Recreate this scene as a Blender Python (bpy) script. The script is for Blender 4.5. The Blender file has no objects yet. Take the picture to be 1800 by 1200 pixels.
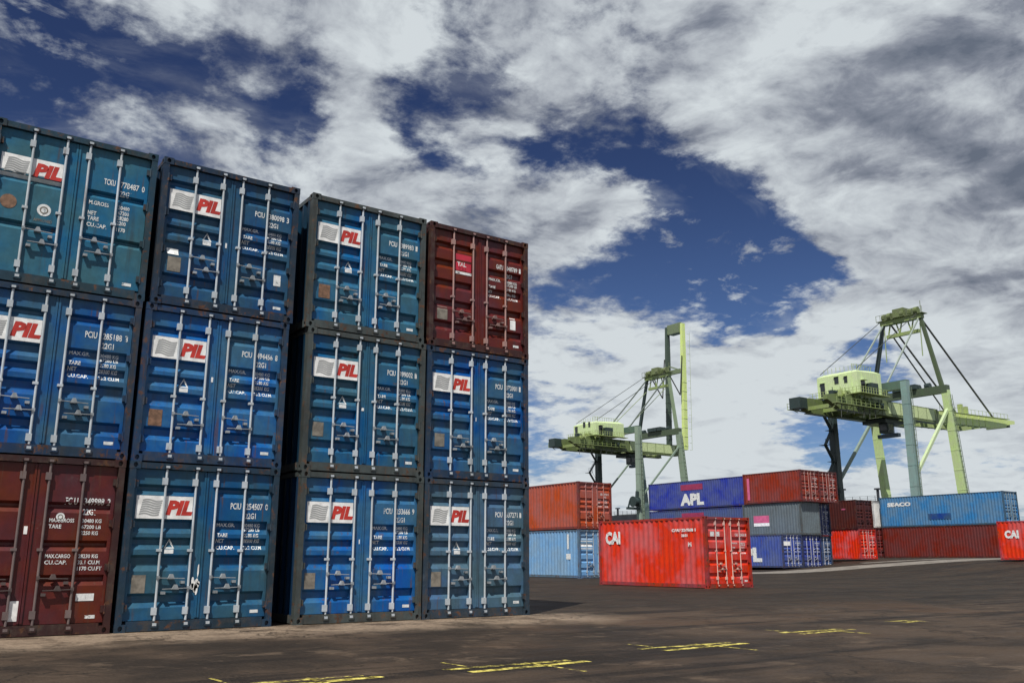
import bpy, bmesh, math, random
from mathutils import Vector, Matrix
R = math.radians
random.seed(7)
S = bpy.context.scene
COL = S.collection

# ------------------------------------------------------------------ camera
cam = bpy.data.cameras.new('camera'); cam_o = bpy.data.objects.new('camera', cam); COL.objects.link(cam_o)
cam.sensor_width = 36.0; cam.lens = 31.41; cam.clip_start = .05; cam.clip_end = 20000
cam_o.location = (-10.889, -14.963, 1.112)
PITCH, YAW = .23668, .60998
cam_o.rotation_euler = (math.pi/2 + PITCH, 0, -YAW)
S.camera = cam_o

# ------------------------------------------------------------------ exposure
S.view_settings.view_transform = 'Standard'; S.view_settings.look = 'None'
S.view_settings.exposure = 0.0; S.view_settings.gamma = 1.0; S.view_settings.use_curve_mapping = False

# ------------------------------------------------------------------ sun
SUN_EL = 57.0
to_sun = Vector((-.79*math.cos(R(SUN_EL)), -.613*math.cos(R(SUN_EL)), math.sin(R(SUN_EL)))).normalized()
sun = bpy.data.lights.new('sun', 'SUN'); sun.energy = 5.0; sun.angle = R(.5); sun.color = (1, .95, .86)
sun_o = bpy.data.objects.new('sun', sun); COL.objects.link(sun_o)
sun_o.rotation_euler = to_sun.to_track_quat('Z', 'Y').to_euler(); sun_o.location = (0, 0, 60)

# ------------------------------------------------------------------ world: Nishita sky + broken cloud
W = bpy.data.worlds.new('World'); S.world = W; W.use_nodes = True
nt = W.node_tree; nt.nodes.clear()
def N(t, **k):
    n = nt.nodes.new(t)
    for a, b in k.items(): setattr(n, a, b)
    return n
def L(a, b): nt.links.new(a, b)
def put(sock, v):
    if hasattr(v, 'is_linked') or isinstance(v, bpy.types.NodeSocket): L(v, sock)
    else: sock.default_value = v
def M(op, a, b=None, c=None, clamp=False):
    n = N('ShaderNodeMath', operation=op); n.use_clamp = clamp
    put(n.inputs[0], a)
    if b is not None: put(n.inputs[1], b)
    if c is not None: put(n.inputs[2], c)
    return n.outputs[0]
def VM(op, a, b=None):
    n = N('ShaderNodeVectorMath', operation=op); put(n.inputs[0], a)
    if b is not None: put(n.inputs[1], b)
    return n.outputs['Value'] if op == 'DOT_PRODUCT' else n.outputs[0]
def SM(v, lo, hi, a=0., b=1.):
    n = N('ShaderNodeMapRange', interpolation_type='SMOOTHSTEP')
    put(n.inputs[0], v); put(n.inputs[1], lo); put(n.inputs[2], hi); put(n.inputs[3], a); put(n.inputs[4], b)
    return n.outputs[0]
def NOI(vec, scale, det=8, rough=.55, dist=0., lac=2.):
    n = N('ShaderNodeTexNoise'); L(vec, n.inputs['Vector'])
    n.inputs['Scale'].default_value = scale; n.inputs['Detail'].default_value = det
    n.inputs['Roughness'].default_value = rough; n.inputs['Distortion'].default_value = dist
    n.inputs['Lacunarity'].default_value = lac
    return n
def MIX(f, a, b):
    n = N('ShaderNodeMix', data_type='RGBA'); put(n.inputs[0], f)
    for s, v in ((n.inputs[6], a), (n.inputs[7], b)):
        if isinstance(v, tuple): s.default_value = (*v, 1)
        else: L(v, s)
    return n.outputs[2]
tc = N('ShaderNodeTexCoord'); D = VM('NORMALIZE', tc.outputs['Generated'])
sep = N('ShaderNodeSeparateXYZ'); L(D, sep.inputs[0])
up = M('MAXIMUM', sep.outputs[2], 0.0)
zc = M('ADD', up, .20)
cmb = N('ShaderNodeCombineXYZ'); L(M('DIVIDE', sep.outputs[0], zc), cmb.inputs[0]); L(M('DIVIDE', sep.outputs[1], zc), cmb.inputs[1])
P = cmb.outputs[0]                       # the direction laid out on a flat cloud deck
def blobsum(lst, dirn):
    tot = None
    for az, el, r, w in lst:
        a, e = R(az), R(el)
        c = (math.sin(a)*math.cos(e), math.cos(a)*math.cos(e), math.sin(e))
        k = 1.0/(R(r)**2)                # exp(-(theta/r)^2), theta^2 ~ 2(1-cos)
        g = M('EXPONENT', M('MULTIPLY', M('SUBTRACT', VM('DOT_PRODUCT', dirn, c), 1.0), 2*k))
        tot = M('MULTIPLY', g, w) if tot is None else M('MULTIPLY_ADD', g, w, tot)
    return tot
def warp(src, scale, amount, base, det=5):
    wv = NOI(src, scale, det, .6); a = N('ShaderNodeVectorMath', operation='SUBTRACT'); L(wv.outputs['Color'], a.inputs[0]); a.inputs[1].default_value = (.5, .5, .5)
    b = N('ShaderNodeVectorMath', operation='SCALE'); L(a.outputs[0], b.inputs[0]); b.inputs['Scale'].default_value = amount
    return VM('ADD', base, b.outputs[0])
Dw = VM('NORMALIZE', warp(P, 2.6, .20, D, 8))      # ragged edges: the cover map is read through a warped direction
Pw = warp(P, 1.6, .35, P, 3)
# broad cover: banks of cloud and the openings between them (azimuth, elevation, radius in degrees, weight)
COVER = [
 (3.6,29.2,3.0,-.62),(7.6,28.0,2.4,-.42),(3.4,24.6,2.0,-.42),(12.0,28.0,2.2,-.30),(7,25.6,1.6,.35),(11,30.6,2.0,.3),(16.5,28.2,2.4,-.42),(21,27.2,2.0,-.48),(28.9,27.2,1.7,-.5),(33,27.5,3.0,.35),(36,29,3,.3),(20.4,24.7,2.2,-.5),(30.4,25.4,1.6,-.4),(33.6,30.4,1.7,-.42),(25,29.5,2.5,.35),(24.5,25.5,2.2,.35),
 (36.9,25.6,2.3,-.72),(41.3,25.2,2.7,-.95),(45.5,24.0,3.0,-1.1),(48.7,21.3,3.5,-1.2),(51.6,18.6,3.4,-1.2),(54.8,18.6,2.4,-.8),(48.1,17.3,3.2,-1.1),(43.5,17.3,2.8,-1.0),(39.5,18.2,2.2,-.8),(51.2,15.9,2.4,-.8),(57.5,16.5,2.0,-.5),
 (57.2,10.6,2.2,-.85),(53.3,7.2,2.2,-.85),(56.9,6.4,2.2,-.8),(58.6,9.2,1.6,-.7),(36.5,5.6,2.6,-.7),(38.2,15.6,1.8,-.45),(63.5,2.5,3,-.3),
 (41.4,20.9,2.6,1.05),(37.9,21.5,2.6,.9),(27.2,22.6,3.6,.55),(33.0,23.0,2.9,.7),(59.8,26.6,8.4,.95),(49.5,29.5,6.4,.8),(63.0,20.8,6.6,.95),(57.9,20.0,2.6,.9),(45.3,11.8,5.5,.9),(61.2,13.5,4.6,.9),(54.0,13.2,2.8,.75),
 (17.5,31.5,3.4,.55),(14.4,25.0,3.6,.55),(25.0,31.5,3.8,.55),(39.0,31.5,5.0,.5),(50.9,4.0,2.6,.4),(62.0,6.6,3.0,.4),(23.5,22.4,3,.3)]
cover = blobsum(COVER, Dw)
n1 = NOI(Pw, 1.5, 12, .60, .0).outputs['Fac']
n2 = NOI(Pw, 5.0, 10, .60, .0).outputs['Fac']
n3 = NOI(P, 15, 8, .62, .0).outputs['Fac']
turb = M('ADD', M('ADD', M('MULTIPLY', n1, 1.45), M('MULTIPLY', n2, 1.55)), M('MULTIPLY', n3, 1.05))
low = SM(up, .38, .08)
dens = M('ADD', turb, M('ADD', M('MULTIPLY_ADD', cover, .66, -1.71), M('MULTIPLY', low, .34)))
body = SM(dens, .0, .60)
vm = N('ShaderNodeMapping'); L(Pw, vm.inputs[0]); vm.inputs['Rotation'].default_value = (0, 0, R(28)); vm.inputs['Scale'].default_value = (1.1, 2.4, 1)
veil = SM(M('ADD', NOI(vm.outputs[0], 2.2, 9, .60, .0).outputs['Fac'], M('MULTIPLY', cover, .10)), .46, .78, 0, .45)
puff = NOI(Pw, 6.5, 9, .62, .0).outputs['Fac']; pz = N('ShaderNodeMapping'); L(P, pz.inputs[0]); pz.inputs['Scale'].default_value = (1.4, 1.4, 1)
puffs = M('MULTIPLY', SM(M('MULTIPLY_ADD', n3, .35, puff), .73, .88), SM(NOI(pz.outputs[0], 1.0, 2, .5).outputs['Fac'], .40, .56, 0, .8))
mask = M('MAXIMUM', M('MAXIMUM', body, veil), puffs)
# shade of the cloud body: bright rims and tops, grey bellies; the deck brightens towards the horizon
SHADE = [(68.5,24,8,-.75),(67.5,17,5,-.45),(34,33,4.5,-.35),(49.5,33.6,2.6,-1.1),(46,33,2,-.4),(57,22.0,3,-.25),(66,11,4,-.25),(41,20.8,3,.35),(51,25,6,.40),(45,22,4,.25),(57.7,19.4,2.6,.5),(33,22,4,.35),(14,24.6,4,.25),(25,31,4,.35),(19,31.5,3,.2),(52,13,5,.3),(60,13,6,.25),(44,10,6,.2),(12,28,4,-.15),(26,27,4,-.2),(23,25,3,-.15)]
shade_l = blobsum(SHADE, Dw)
shn = NOI(Pw, 2.4, 8, .54, .0).outputs['Fac']
offP = VM('ADD', Pw, (.045, .035, 0))
n2b = NOI(offP, 5.0, 6, .60, .0).outputs['Fac']
relief = M('MULTIPLY', M('SUBTRACT', n2, n2b), 2.0)
contrast = M('MULTIPLY_ADD', low, -.55, 1.0)
v = M('MULTIPLY', M('ADD', M('MULTIPLY', M('SUBTRACT', shn, .5), 1.75), M('ADD', relief, M('MULTIPLY', M('SUBTRACT', n3, .5), .35))), contrast)
sh = M('ADD', M('ADD', v, M('MULTIPLY', shade_l, .45)), M('MULTIPLY_ADD', low, .36, .53))
sh = M('ADD', sh, M('MULTIPLY', SM(dens, .15, .8), .12))
cr = N('ShaderNodeValToRGB'); L(sh, cr.inputs[0])
el = cr.color_ramp.elements
el[0].position = .0; el[0].color = (.13, .155, .205, 1)
el[1].position = 1.0; el[1].color = (.64, .69, .72, 1)
e = el.new(.32); e.color = (.24, .265, .32, 1)
e = el.new(.62); e.color = (.44, .475, .52, 1)
sky = N('ShaderNodeTexSky', sky_type='NISHITA'); sky.sun_disc = False
sky.sun_elevation = R(SUN_EL); sky.sun_rotation = math.atan2(to_sun.x, to_sun.y)
sky.air_density = 1.0; sky.dust_density = .6; sky.ozone_density = 2.0
STR = .1
tint = N('ShaderNodeMix', data_type='RGBA', blend_type='MULTIPLY'); tint.inputs[0].default_value = 1
L(sky.outputs[0], tint.inputs[6]); L(MIX(SM(up, .50, .04), (.215, .25, .40), (.46, .57, .80)), tint.inputs[7])
cl = N('ShaderNodeVectorMath', operation='SCALE'); L(cr.outputs[0], cl.inputs[0]); cl.inputs['Scale'].default_value = 1/STR
mx = MIX(mask, tint.outputs[2], cl.outputs[0])
bg = N('ShaderNodeBackground'); bg.inputs['Strength'].default_value = STR; L(mx, bg.inputs[0])
wo = N('ShaderNodeOutputWorld'); L(bg.outputs[0], wo.inputs[0])
try: W.cycles.sampling_method = 'MANUAL'; W.cycles.sample_map_resolution = 512
except Exception: pass

# ------------------------------------------------------------------ materials
def mat(name):
    global nt
    m = bpy.data.materials.new(name); m.use_nodes = True; nt = m.node_tree
    b = nt.nodes['Principled BSDF']
    return m, b
def plain(name, c, rough=.5, metal=0., var=.15, scale=3.):
    m, b = mat(name)
    g = N('ShaderNodeNewGeometry'); n = NOI(g.outputs['Position'], scale, 5, .6).outputs['Fac']
    f = SM(n, .3, .7)
    L(MIX(f, tuple(x*(1-var) for x in c), tuple(min(1, x*(1+var)) for x in c)), b.inputs['Base Color'])
    b.inputs['Roughness'].default_value = rough; b.inputs['Metallic'].default_value = metal
    return m
def paint(name, rust=.60, grime=.5, var=.35, bump=.15, dust=0., hue=.018, chalky=.16):
    """weathered paint: object colour, faded patches, vertical streaks, rust bloom"""
    m, b = mat(name)
    oi = N('ShaderNodeObjectInfo'); g = N('ShaderNodeNewGeometry'); p = g.outputs['Position']
    big = NOI(p, .9, 6, .6).outputs['Fac']; fine = NOI(p, 7, 6, .65).outputs['Fac']
    st = N('ShaderNodeMapping'); L(p, st.inputs[0]); st.inputs['Scale'].default_value = (9, 9, .7)
    streak = NOI(st.outputs[0], 1.0, 5, .6).outputs['Fac']
    hsv = N('ShaderNodeHueSaturation'); L(oi.outputs['Color'], hsv.inputs['Color'])
    L(SM(big, .3, .7, .82, 1.08), hsv.inputs['Saturation']); L(SM(M('MULTIPLY_ADD', fine, .35, M('MULTIPLY', big, .65)), .33, .68, 1-var, 1+var), hsv.inputs['Value'])
    L(SM(big, .3, .7, .5-hue, .5+hue*.6), hsv.inputs['Hue'])
    c = hsv.outputs[0]
    c = MIX(M('MULTIPLY', SM(streak, .52, .75), grime), c, (.035, .033, .03))
    chalk = NOI(p, 2.3, 8, .7).outputs['Fac']
    c = MIX(M('MULTIPLY', SM(chalk, .60, .82), chalky), c, (.45, .46, .46))
    chip = NOI(p, 24, 5, .7).outputs['Fac']; sm_ = N('ShaderNodeMapping'); L(p, sm_.inputs[0]); sm_.inputs['Scale'].default_value = (16, 16, 1.1)
    run = NOI(sm_.outputs[0], 1.0, 4, .55).outputs['Fac']
    c = MIX(M('MULTIPLY', SM(chip, .68, .74), M('MULTIPLY', SM(chalk, .5, .7), .7)), c, (.40, .40, .38))
    c = MIX(M('MULTIPLY', SM(run, .60, .70), M('MULTIPLY', SM(big, .42, .6), .7)), c, (.10, .05, .028))
    if dust: c = MIX(M('MULTIPLY', SM(NOI(p, 3.1, 8, .7).outputs['Fac'], .48, .66), dust), c, (.085, .068, .052))
    rn = NOI(p, 5.5, 10, .72).outputs['Fac']; rm = SM(rn, rust, rust+.07)
    rc = MIX(SM(fine, .3, .7), (.055, .022, .012), (.16, .07, .03))
    c = MIX(M('MULTIPLY', rm, .85), c, rc)
    L(c, b.inputs['Base Color'])
    L(SM(M('ADD', M('MULTIPLY', fine, .5), rm), .2, 1., .42, .8), b.inputs['Roughness'])
    b.inputs['Specular IOR Level'].default_value = .35
    bp = N('ShaderNodeBump'); bp.inputs['Strength'].default_value = bump; bp.inputs['Distance'].default_value = .03
    L(NOI(p, 3.2, 4, .5).outputs['Fac'], bp.inputs['Height']); L(bp.outputs[0], b.inputs['Normal'])
    return m
PAINT = paint('container_paint', .640, .45, .30, hue=.03)
PFAR = paint('far_container_paint', .665, .34, .16, .4, hue=.006, chalky=.06)
FRAME = paint('container_frame_paint', .55, .7, dust=.5)
CRANE = paint('crane_paint', .74, .30, .08, .0, hue=.004)
RODM = paint('lock_rod_paint', .66, .25, .2, 0)
HANDLE = paint('handle_paint', .60, .6, .3, 0)
RUBBER = plain('rubber_gasket', (.012, .012, .013), .7)
def worn(name, c, lo, hi, sc, **k):
    m = plain(name, c, **k); g = N('ShaderNodeNewGeometry'); t = N('ShaderNodeBsdfTransparent'); x = N('ShaderNodeMixShader')
    L(SM(NOI(g.outputs['Position'], sc, 8, .72).outputs['Fac'], lo, hi), x.inputs[0]); L(t.outputs[0], x.inputs[1]); L(nt.nodes['Principled BSDF'].outputs[0], x.inputs[2]); L(x.outputs[0], nt.nodes['Material Output'].inputs[0])
    return m
WHITE = worn('white_lettering', (.74, .76, .76), .34, .46, 9, rough=.5, var=.18, scale=14)
PANEL = worn('white_logo_board', (.86, .86, .85), .29, .35, 11, rough=.45, var=.16, scale=7)
LOGOG = plain('grey_logo_waves', (.36, .37, .37), .5, var=.15)
LOGOR = plain('red_logo_letters', (.50, .035, .025), .5, var=.2, scale=5)
PLATE = plain('metal_data_plate', (.20, .18, .15), .55, var=.3, scale=9)
BROWN = plain('rusty_brown_plate', (.19, .105, .065), .7, var=.4, scale=14)
PINK = plain('pink_logo_board', (.60, .12, .25), .5)
REDB = plain('red_logo_board', (.55, .03, .06), .5)
MAGENTA = plain('faded_red_logo', (.30, .03, .09), .5)
DARK = plain('dark_machinery', (.025, .03, .028), .6, var=.3)
GLASS = plain('dark_window_glass', (.02, .025, .03), .15)
HULL = plain('ship_hull_paint', (.03, .035, .045), .5, var=.3, scale=.4)
STEEL = plain('galvanised_steel', (.25, .27, .26), .5, .3)
PALEM = plain('pale_green_panel', (.54, .64, .34), .5)
CABLE = plain('steel_cable', (.05, .055, .05), .6)

# ------------------------------------------------------------------ mesh helpers
class MB:
    def __init__(s): s.v = []; s.f = []; s.m = []
    def add(s, vs, fs, m=0):
        o = len(s.v); s.v += [tuple(v) for v in vs]
        for f in fs: s.f.append([i+o for i in f]); s.m.append(m)
    def box(s, x0, x1, y0, y1, z0, z1, m=0):
        s.add([(x0,y0,z0),(x1,y0,z0),(x1,y1,z0),(x0,y1,z0),(x0,y0,z1),(x1,y0,z1),(x1,y1,z1),(x0,y1,z1)],
              [(0,3,2,1),(4,5,6,7),(0,1,5,4),(1,2,6,5),(2,3,7,6),(3,0,4,7)], m)
    def beam(s, p, q, w, h=None, w2=None, h2=None, m=0, up=None):
        p, q = Vector(p), Vector(q); h = h or w; w2 = w2 or w; h2 = h2 or h
        d = (q-p).normalized()
        u = Vector(up) if up else (Vector((0,0,1)) if abs(d.z) < .9 else Vector((0,1,0)))
        a = d.cross(u).normalized(); b = a.cross(d).normalized()
        vs = []
        for c, ww, hh in ((p, w, h), (q, w2, h2)):
            for i, j in ((-1,-1),(1,-1),(1,1),(-1,1)): vs.append(c + a*(ww/2*i) + b*(hh/2*j))
        s.add(vs, [(0,1,2,3),(7,6,5,4),(0,4,5,1),(1,5,6,2),(2,6,7,3),(3,7,4,0)], m)
    def tube(s, p, q, r, n=8, m=0, r2=None):
        p, q = Vector(p), Vector(q); d = (q-p).normalized(); r2 = r if r2 is None else r2
        u = Vector((0,0,1)) if abs(d.z) < .9 else Vector((0,1,0))
        a = d.cross(u).normalized(); b = a.cross(d)
        vs = []
        for c, rr in ((p, r), (q, r2)):
            for i in range(n):
                t = 2*math.pi*i/n; vs.append(c + a*(rr*math.cos(t)) + b*(rr*math.sin(t)))
        fs = [(i, (i+1) % n, n+(i+1) % n, n+i) for i in range(n)] + [tuple(range(n-1,-1,-1)), tuple(range(n, 2*n))]
        s.add(vs, fs, m)
    def mesh(s, name, mats, smooth=False):
        me = bpy.data.meshes.new(name); me.from_pydata(s.v, [], s.f)
        for m in mats: me.materials.append(m)
        for p, i in zip(me.polygons, s.m): p.material_index = i; p.use_smooth = smooth
        bm = bmesh.new(); bm.from_mesh(me); bmesh.ops.recalc_face_normals(bm, faces=bm.faces); bm.to_mesh(me); bm.free()
        me.update(); return me
def obj(name, me, parent=None, color=None, loc=None):
    o = bpy.data.objects.new(name, me); COL.objects.link(o)
    if parent: o.parent = parent
    if color: o.color = (*color, 1)
    if loc: o.location = loc
    return o
def thing(name, label, cat, loc, group=None):
    o = bpy.data.objects.new(name, None); COL.objects.link(o); o.location = loc; o.empty_display_size = .2
    o['label'] = label; o['category'] = cat
    if group: o['group'] = group
    return o
_tc = {}
def text2d(s, size, shear=0., bold=.0):
    k = (s, size, shear, bold)
    if k not in _tc:
        c = bpy.data.curves.new('t', 'FONT'); c.body = s; c.size = size; c.shear = shear; c.offset = bold; c.resolution_u = 2
        o = bpy.data.objects.new('t', c)
        me = bpy.data.meshes.new_from_object(o)
        vs = [(v.co.x, v.co.y) for v in me.vertices]; fs = [tuple(p.vertices) for p in me.polygons]
        bpy.data.objects.remove(o); bpy.data.curves.remove(c); bpy.data.meshes.remove(me)
        x0 = min(v[0] for v in vs); x1 = max(v[0] for v in vs)
        y0 = min(v[1] for v in vs); y1 = max(v[1] for v in vs)
        _tc[k] = ([(a-x0, b-y0) for a, b in vs], fs, x1-x0, y1-y0)
    return _tc[k]
def put_text(mb, s, x, z, h, fn, m=0, shear=0., bold=.012, width=None, align='L'):
    """letters h tall with their lower left corner at x, z; fn maps (x, z) to a point on the surface"""
    vs, fs, w, hh = text2d(s, 1.0, shear, bold)
    ky = h/hh; kx = ky if width is None else width/w
    if align == 'R': x -= w*kx
    mb.add([fn(x+a*kx, z+b*ky) for a, b in vs], fs, m)

# ------------------------------------------------------------------ shipping containers
CW = 2.438
YO, YR = .070, .130
RECESS = {'A': [(.35,.57),(.90,1.15),(1.23,1.42),(1.48,1.70),(2.07,2.24)],
          'B': [(.86,1.00),(1.62,1.76)],
          'C': [(.70,.86),(1.20,1.36),(1.76,1.92)],
          'D': [(.36,.56),(.82,1.02),(1.24,1.44),(1.66,1.86),(2.06,2.24)]}
def prof(style, z):
    for zb, zt in RECESS[style]:
        if zb < z < zt:
            if z < zb+.082: return YO+(YR-YO)*(z-zb)/.082
            if z > zt-.04: return YO+(YR-YO)*(zt-z)/.04
            return YR
    return YO
_mc = {}
def cached(key, fn):
    if key not in _mc: _mc[key] = fn()
    return _mc[key]
def m_frame(Ln, H, det):
    b = MB(); W_ = CW
    for x0, x1 in ((.004, .098), (W_-.098, W_-.004)):
        for y0, y1 in ((.004, .15), (Ln-.12, Ln-.004)): b.box(x0, x1, y0, y1, .118, H-.118)
    for y0, y1 in ((.012, .15), (Ln-.12, Ln-.012)):
        b.box(.163, W_-.163, y0, y1, .012, .158); b.box(.163, W_-.163, y0, y1, H-.108, H-.016)
    for sx in (0, 1):
        def X(a): return a if not sx else W_-a
        xs = sorted((X(.006), X(.055))); b.box(xs[0], xs[1], .179, Ln-.179, .022, .155)
        xs = sorted((X(.006), X(.06))); b.box(xs[0], xs[1], .179, Ln-.179, H-.092, H-.014)
    if det > 1:      # fork pockets / anti-rack lugs on header and sill
        for x in (.574, 1.049, 1.389, 1.864):
            b.box(x-.05, x+.05, -.004, .0115, H-.085, H-.035); b.box(x-.05, x+.05, -.004, .0115, .06, .12)
    return b.mesh('frame', [FRAME])
def m_cast(sx, sy):
    """corner casting with its oval holes sunk into the front and outer faces; sx, sy say which way it faces"""
    b = MB(); w, d, h = .162, .178, .118
    def face(o, ax, ay, n, wa, wb):
        o, ax, ay, n = map(Vector, (o, ax, ay, n)); c = o+ax*wa/2+ay*wb/2
        rect = [(0,0),(.5,0),(1,0),(1,.5),(1,1),(.5,1),(0,1),(0,.5)]
        ring = [o+ax*(wa*i)+ay*(wb*j) for i, j in rect]
        ang = [225,270,315,0,45,90,135,180]; ow, oh = .034, .042
        if abs(ay.z) < .5: ow, oh = .05, .04
        oc = [c+ax*(ow*math.cos(R(t)))+ay*(oh*math.sin(R(t))) for t in ang]
        inn = [p-n*.045 for p in oc]
        vs = ring+oc+inn
        fs = [(i, (i+1) % 8, 8+(i+1) % 8, 8+i) for i in range(8)] + [(8+i, 8+(i+1) % 8, 16+(i+1) % 8, 16+i) for i in range(8)] + [tuple(range(16, 24))]
        b.add(vs, fs)
    X0, X1 = (0, w) if sx < 0 else (-w, 0)
    Y0, Y1 = (0, d) if sy < 0 else (-d, 0)
    yf = Y0 if sy < 0 else Y1; yb = Y1 if sy < 0 else Y0
    xf = X0 if sx < 0 else X1; xb = X1 if sx < 0 else X0
    face((X0, yf, 0), (1,0,0), (0,0,1), (0, -1 if sy < 0 else 1, 0), w, h)
    face((xf, Y0, 0), (0,1,0), (0,0,1), (-1 if sx < 0 else 1, 0, 0), d, h)
    b.add([(X0,yb,0),(X1,yb,0),(X1,yb,h),(X0,yb,h)], [(0,1,2,3)]); b.add([(xb,Y0,0),(xb,Y1,0),(xb,Y1,h),(xb,Y0,h)], [(0,1,2,3)])
    b.add([(X0,Y0,0),(X1,Y0,0),(X1,Y1,0),(X0,Y1,0),(X0,Y0,h),(X1,Y0,h),(X1,Y1,h),(X0,Y1,h)], [(3,2,1,0),(4,5,6,7)])
    return b.mesh('corner_casting', [FRAME])
def sidex(y):
    t = ((y-.18) % .278)
    if t < .07: return .010
    if t < .139: return .010+.036*(t-.07)/.069
    if t < .209: return .046
    return .046-.036*(t-.209)/.069
def m_side(Ln, H):
    b = MB(); ys = [.15]; y = .18
    while y < Ln-.12:
        for k in (0, .07, .139, .209):
            if y+k < Ln-.125: ys.append(y+k)
        y += .278
    ys.append(Ln-.12)
    vs = []
    for y in ys: vs += [(sidex(y), y, .14), (sidex(y), y, H-.08)]
    b.add(vs, [(2*i, 2*i+1, 2*i+3, 2*i+2) for i in range(len(ys)-1)])
    return b.mesh('side_wall', [PFAR])
def m_door(right, H, style, pm):
    b = MB(); z0, z1 = .166, H-.116
    if not right: xa, xb, pa, pb = .103, 1.2145, .150, 1.035
    else: xa, xb, pa, pb = 1.2235, 2.335, 1.403, 2.288
    rec = [r for r in RECESS[style] if r[1] < z1]
    zs = [z0]
    for zb, zt in rec: zs += [zb, zb+.082, zt-.04, zt]
    zs.append(z1)
    # flat stiles
    for x0, x1 in ((xa, pa), (pb, xb)): b.add([(x0,YO,z0),(x1,YO,z0),(x1,YO,z1),(x0,YO,z1)], [(0,1,2,3)])
    vs = []
    for z in zs:
        y = prof(style, z) if z not in (z0, z1) else YO
        vs += [(pa, y, z), (pb, y, z)]
    b.add(vs, [(2*i, 2*i+1, 2*i+3, 2*i+2) for i in range(len(zs)-1)])
    for zb, zt in rec:
        for x in (pa, pb): b.add([(x,YO,zb),(x,YR,zb+.082),(x,YR,zt-.04),(x,YO,zt)], [(0,1,2,3)])
    b.add([(xa,YO,z0),(xb,YO,z0),(xb,YO,z1),(xa,YO,z1),(xa,.138,z0),(xb,.138,z0),(xb,.138,z1),(xa,.138,z1)], [(0,1,5,4),(1,2,6,5),(2,3,7,6),(3,0,4,7)])
    # folded lip down each side of the centre joint
    xi = xb-.03 if not right else xa
    b.box(xi, xi+.03, YO-.018, YO-.002, z0+.02, z1-.02)
    return b.mesh('door', [pm])
def m_rod(H, sgn, var=0):
    b = MB(); y = .036; mz = (1.22, 1.34, 1.08)[var]; lo = (.30, .36, .26)[var]; hi = H-(.30, .26, .34)[var]
    b.tube((0,y,.075), (0,y,H-.05), .019, 10)
    for z in (lo, mz, hi):
        b.box(-.055 if sgn > 0 else -.022, .022 if sgn > 0 else .055, .012, YO-.002, z-.055 if z != mz else z-.02, z+.055 if z != mz else z+.02)
    b.box(-.03, .03, -.006, .058, .085, .125); b.box(-.03, .03, -.006, .058, H-.09, H-.055)
    return b.mesh('lock_rod', [RODM])
def m_handle(sgn):
    b = MB()
    b.beam((0,.012,0), (sgn*.40,.004,-.012), .03, .012)
    b.box(-.022, .022, .0, .03, -.02, .03)
    b.add([(sgn*.20-.05,-.006,-.02),(sgn*.20+.05,-.006,-.02),(sgn*.20+.02,-.006,.055),(sgn*.20-.02,-.006,.055),
           (sgn*.20-.05,YO-.002,-.02),(sgn*.20+.05,YO-.002,-.02),(sgn*.20+.02,YO-.002,.055),(sgn*.20-.02,YO-.002,.055)],
          [(0,1,2,3),(7,6,5,4),(0,4,5,1),(1,5,6,2),(2,6,7,3),(3,7,4,0)])
    b.box(sgn*.38-.03, sgn*.38+.03, .0, YO-.002, -.09, -.05)
    return b.mesh('door_handle', [HANDLE])
def m_hinge(right):
    b = MB(); x = .1 if not right else CW-.1
    b.box(x-.03, x+.055 if not right else x+.03, .02, YO-.003, -.05, .05) if not right else b.box(x-.055, x+.03, .02, YO-.003, -.05, .05)
    b.tube((x, .012, -.075), (x, .012, .075), .016, 8)
    return b.mesh('hinge', [FRAME])
def m_logo(style, board=True, word='PIL'):
    """white board, grey waves and three slanted red letters, following the door panel"""
    b = MB()
    def fn(dy): return lambda x, z: (x, prof(style, z)-dy, z)
    z0, z1, x0, x1 = 1.705, 2.062, .155, 1.030
    zz = [z0+(z1-z0)*i/8 for i in range(9)]; f = fn(.004)
    vs = []
    for z in zz: vs += [f(x0, z), f(x1, z)]
    b.add(vs, [(2*i, 2*i+1, 2*i+3, 2*i+2) for i in range(8)], 0)
    f = fn(.006)
    for k in range(7):            # wavy bars leaning like a flag
        zb = z0+.055+k*.036
        n = 10; vs = []
        for i in range(n+1):
            u = i/n; x = x0+.045+.30*u+(zb-z0)*.18; z = zb+.016*math.sin(u*2*math.pi)
            vs += [f(x, z), f(x, z+.023)]
        b.add(vs, [(2*i, 2*i+2, 2*i+3, 2*i+1) for i in range(n)], 1)
    put_text(b, word, x0+.455, z0+.06, .235, fn(.006), 2, shear=.22, bold=.06, width=.42)
    return b.mesh('logo_board', [PANEL, LOGOG, LOGOR])
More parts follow.
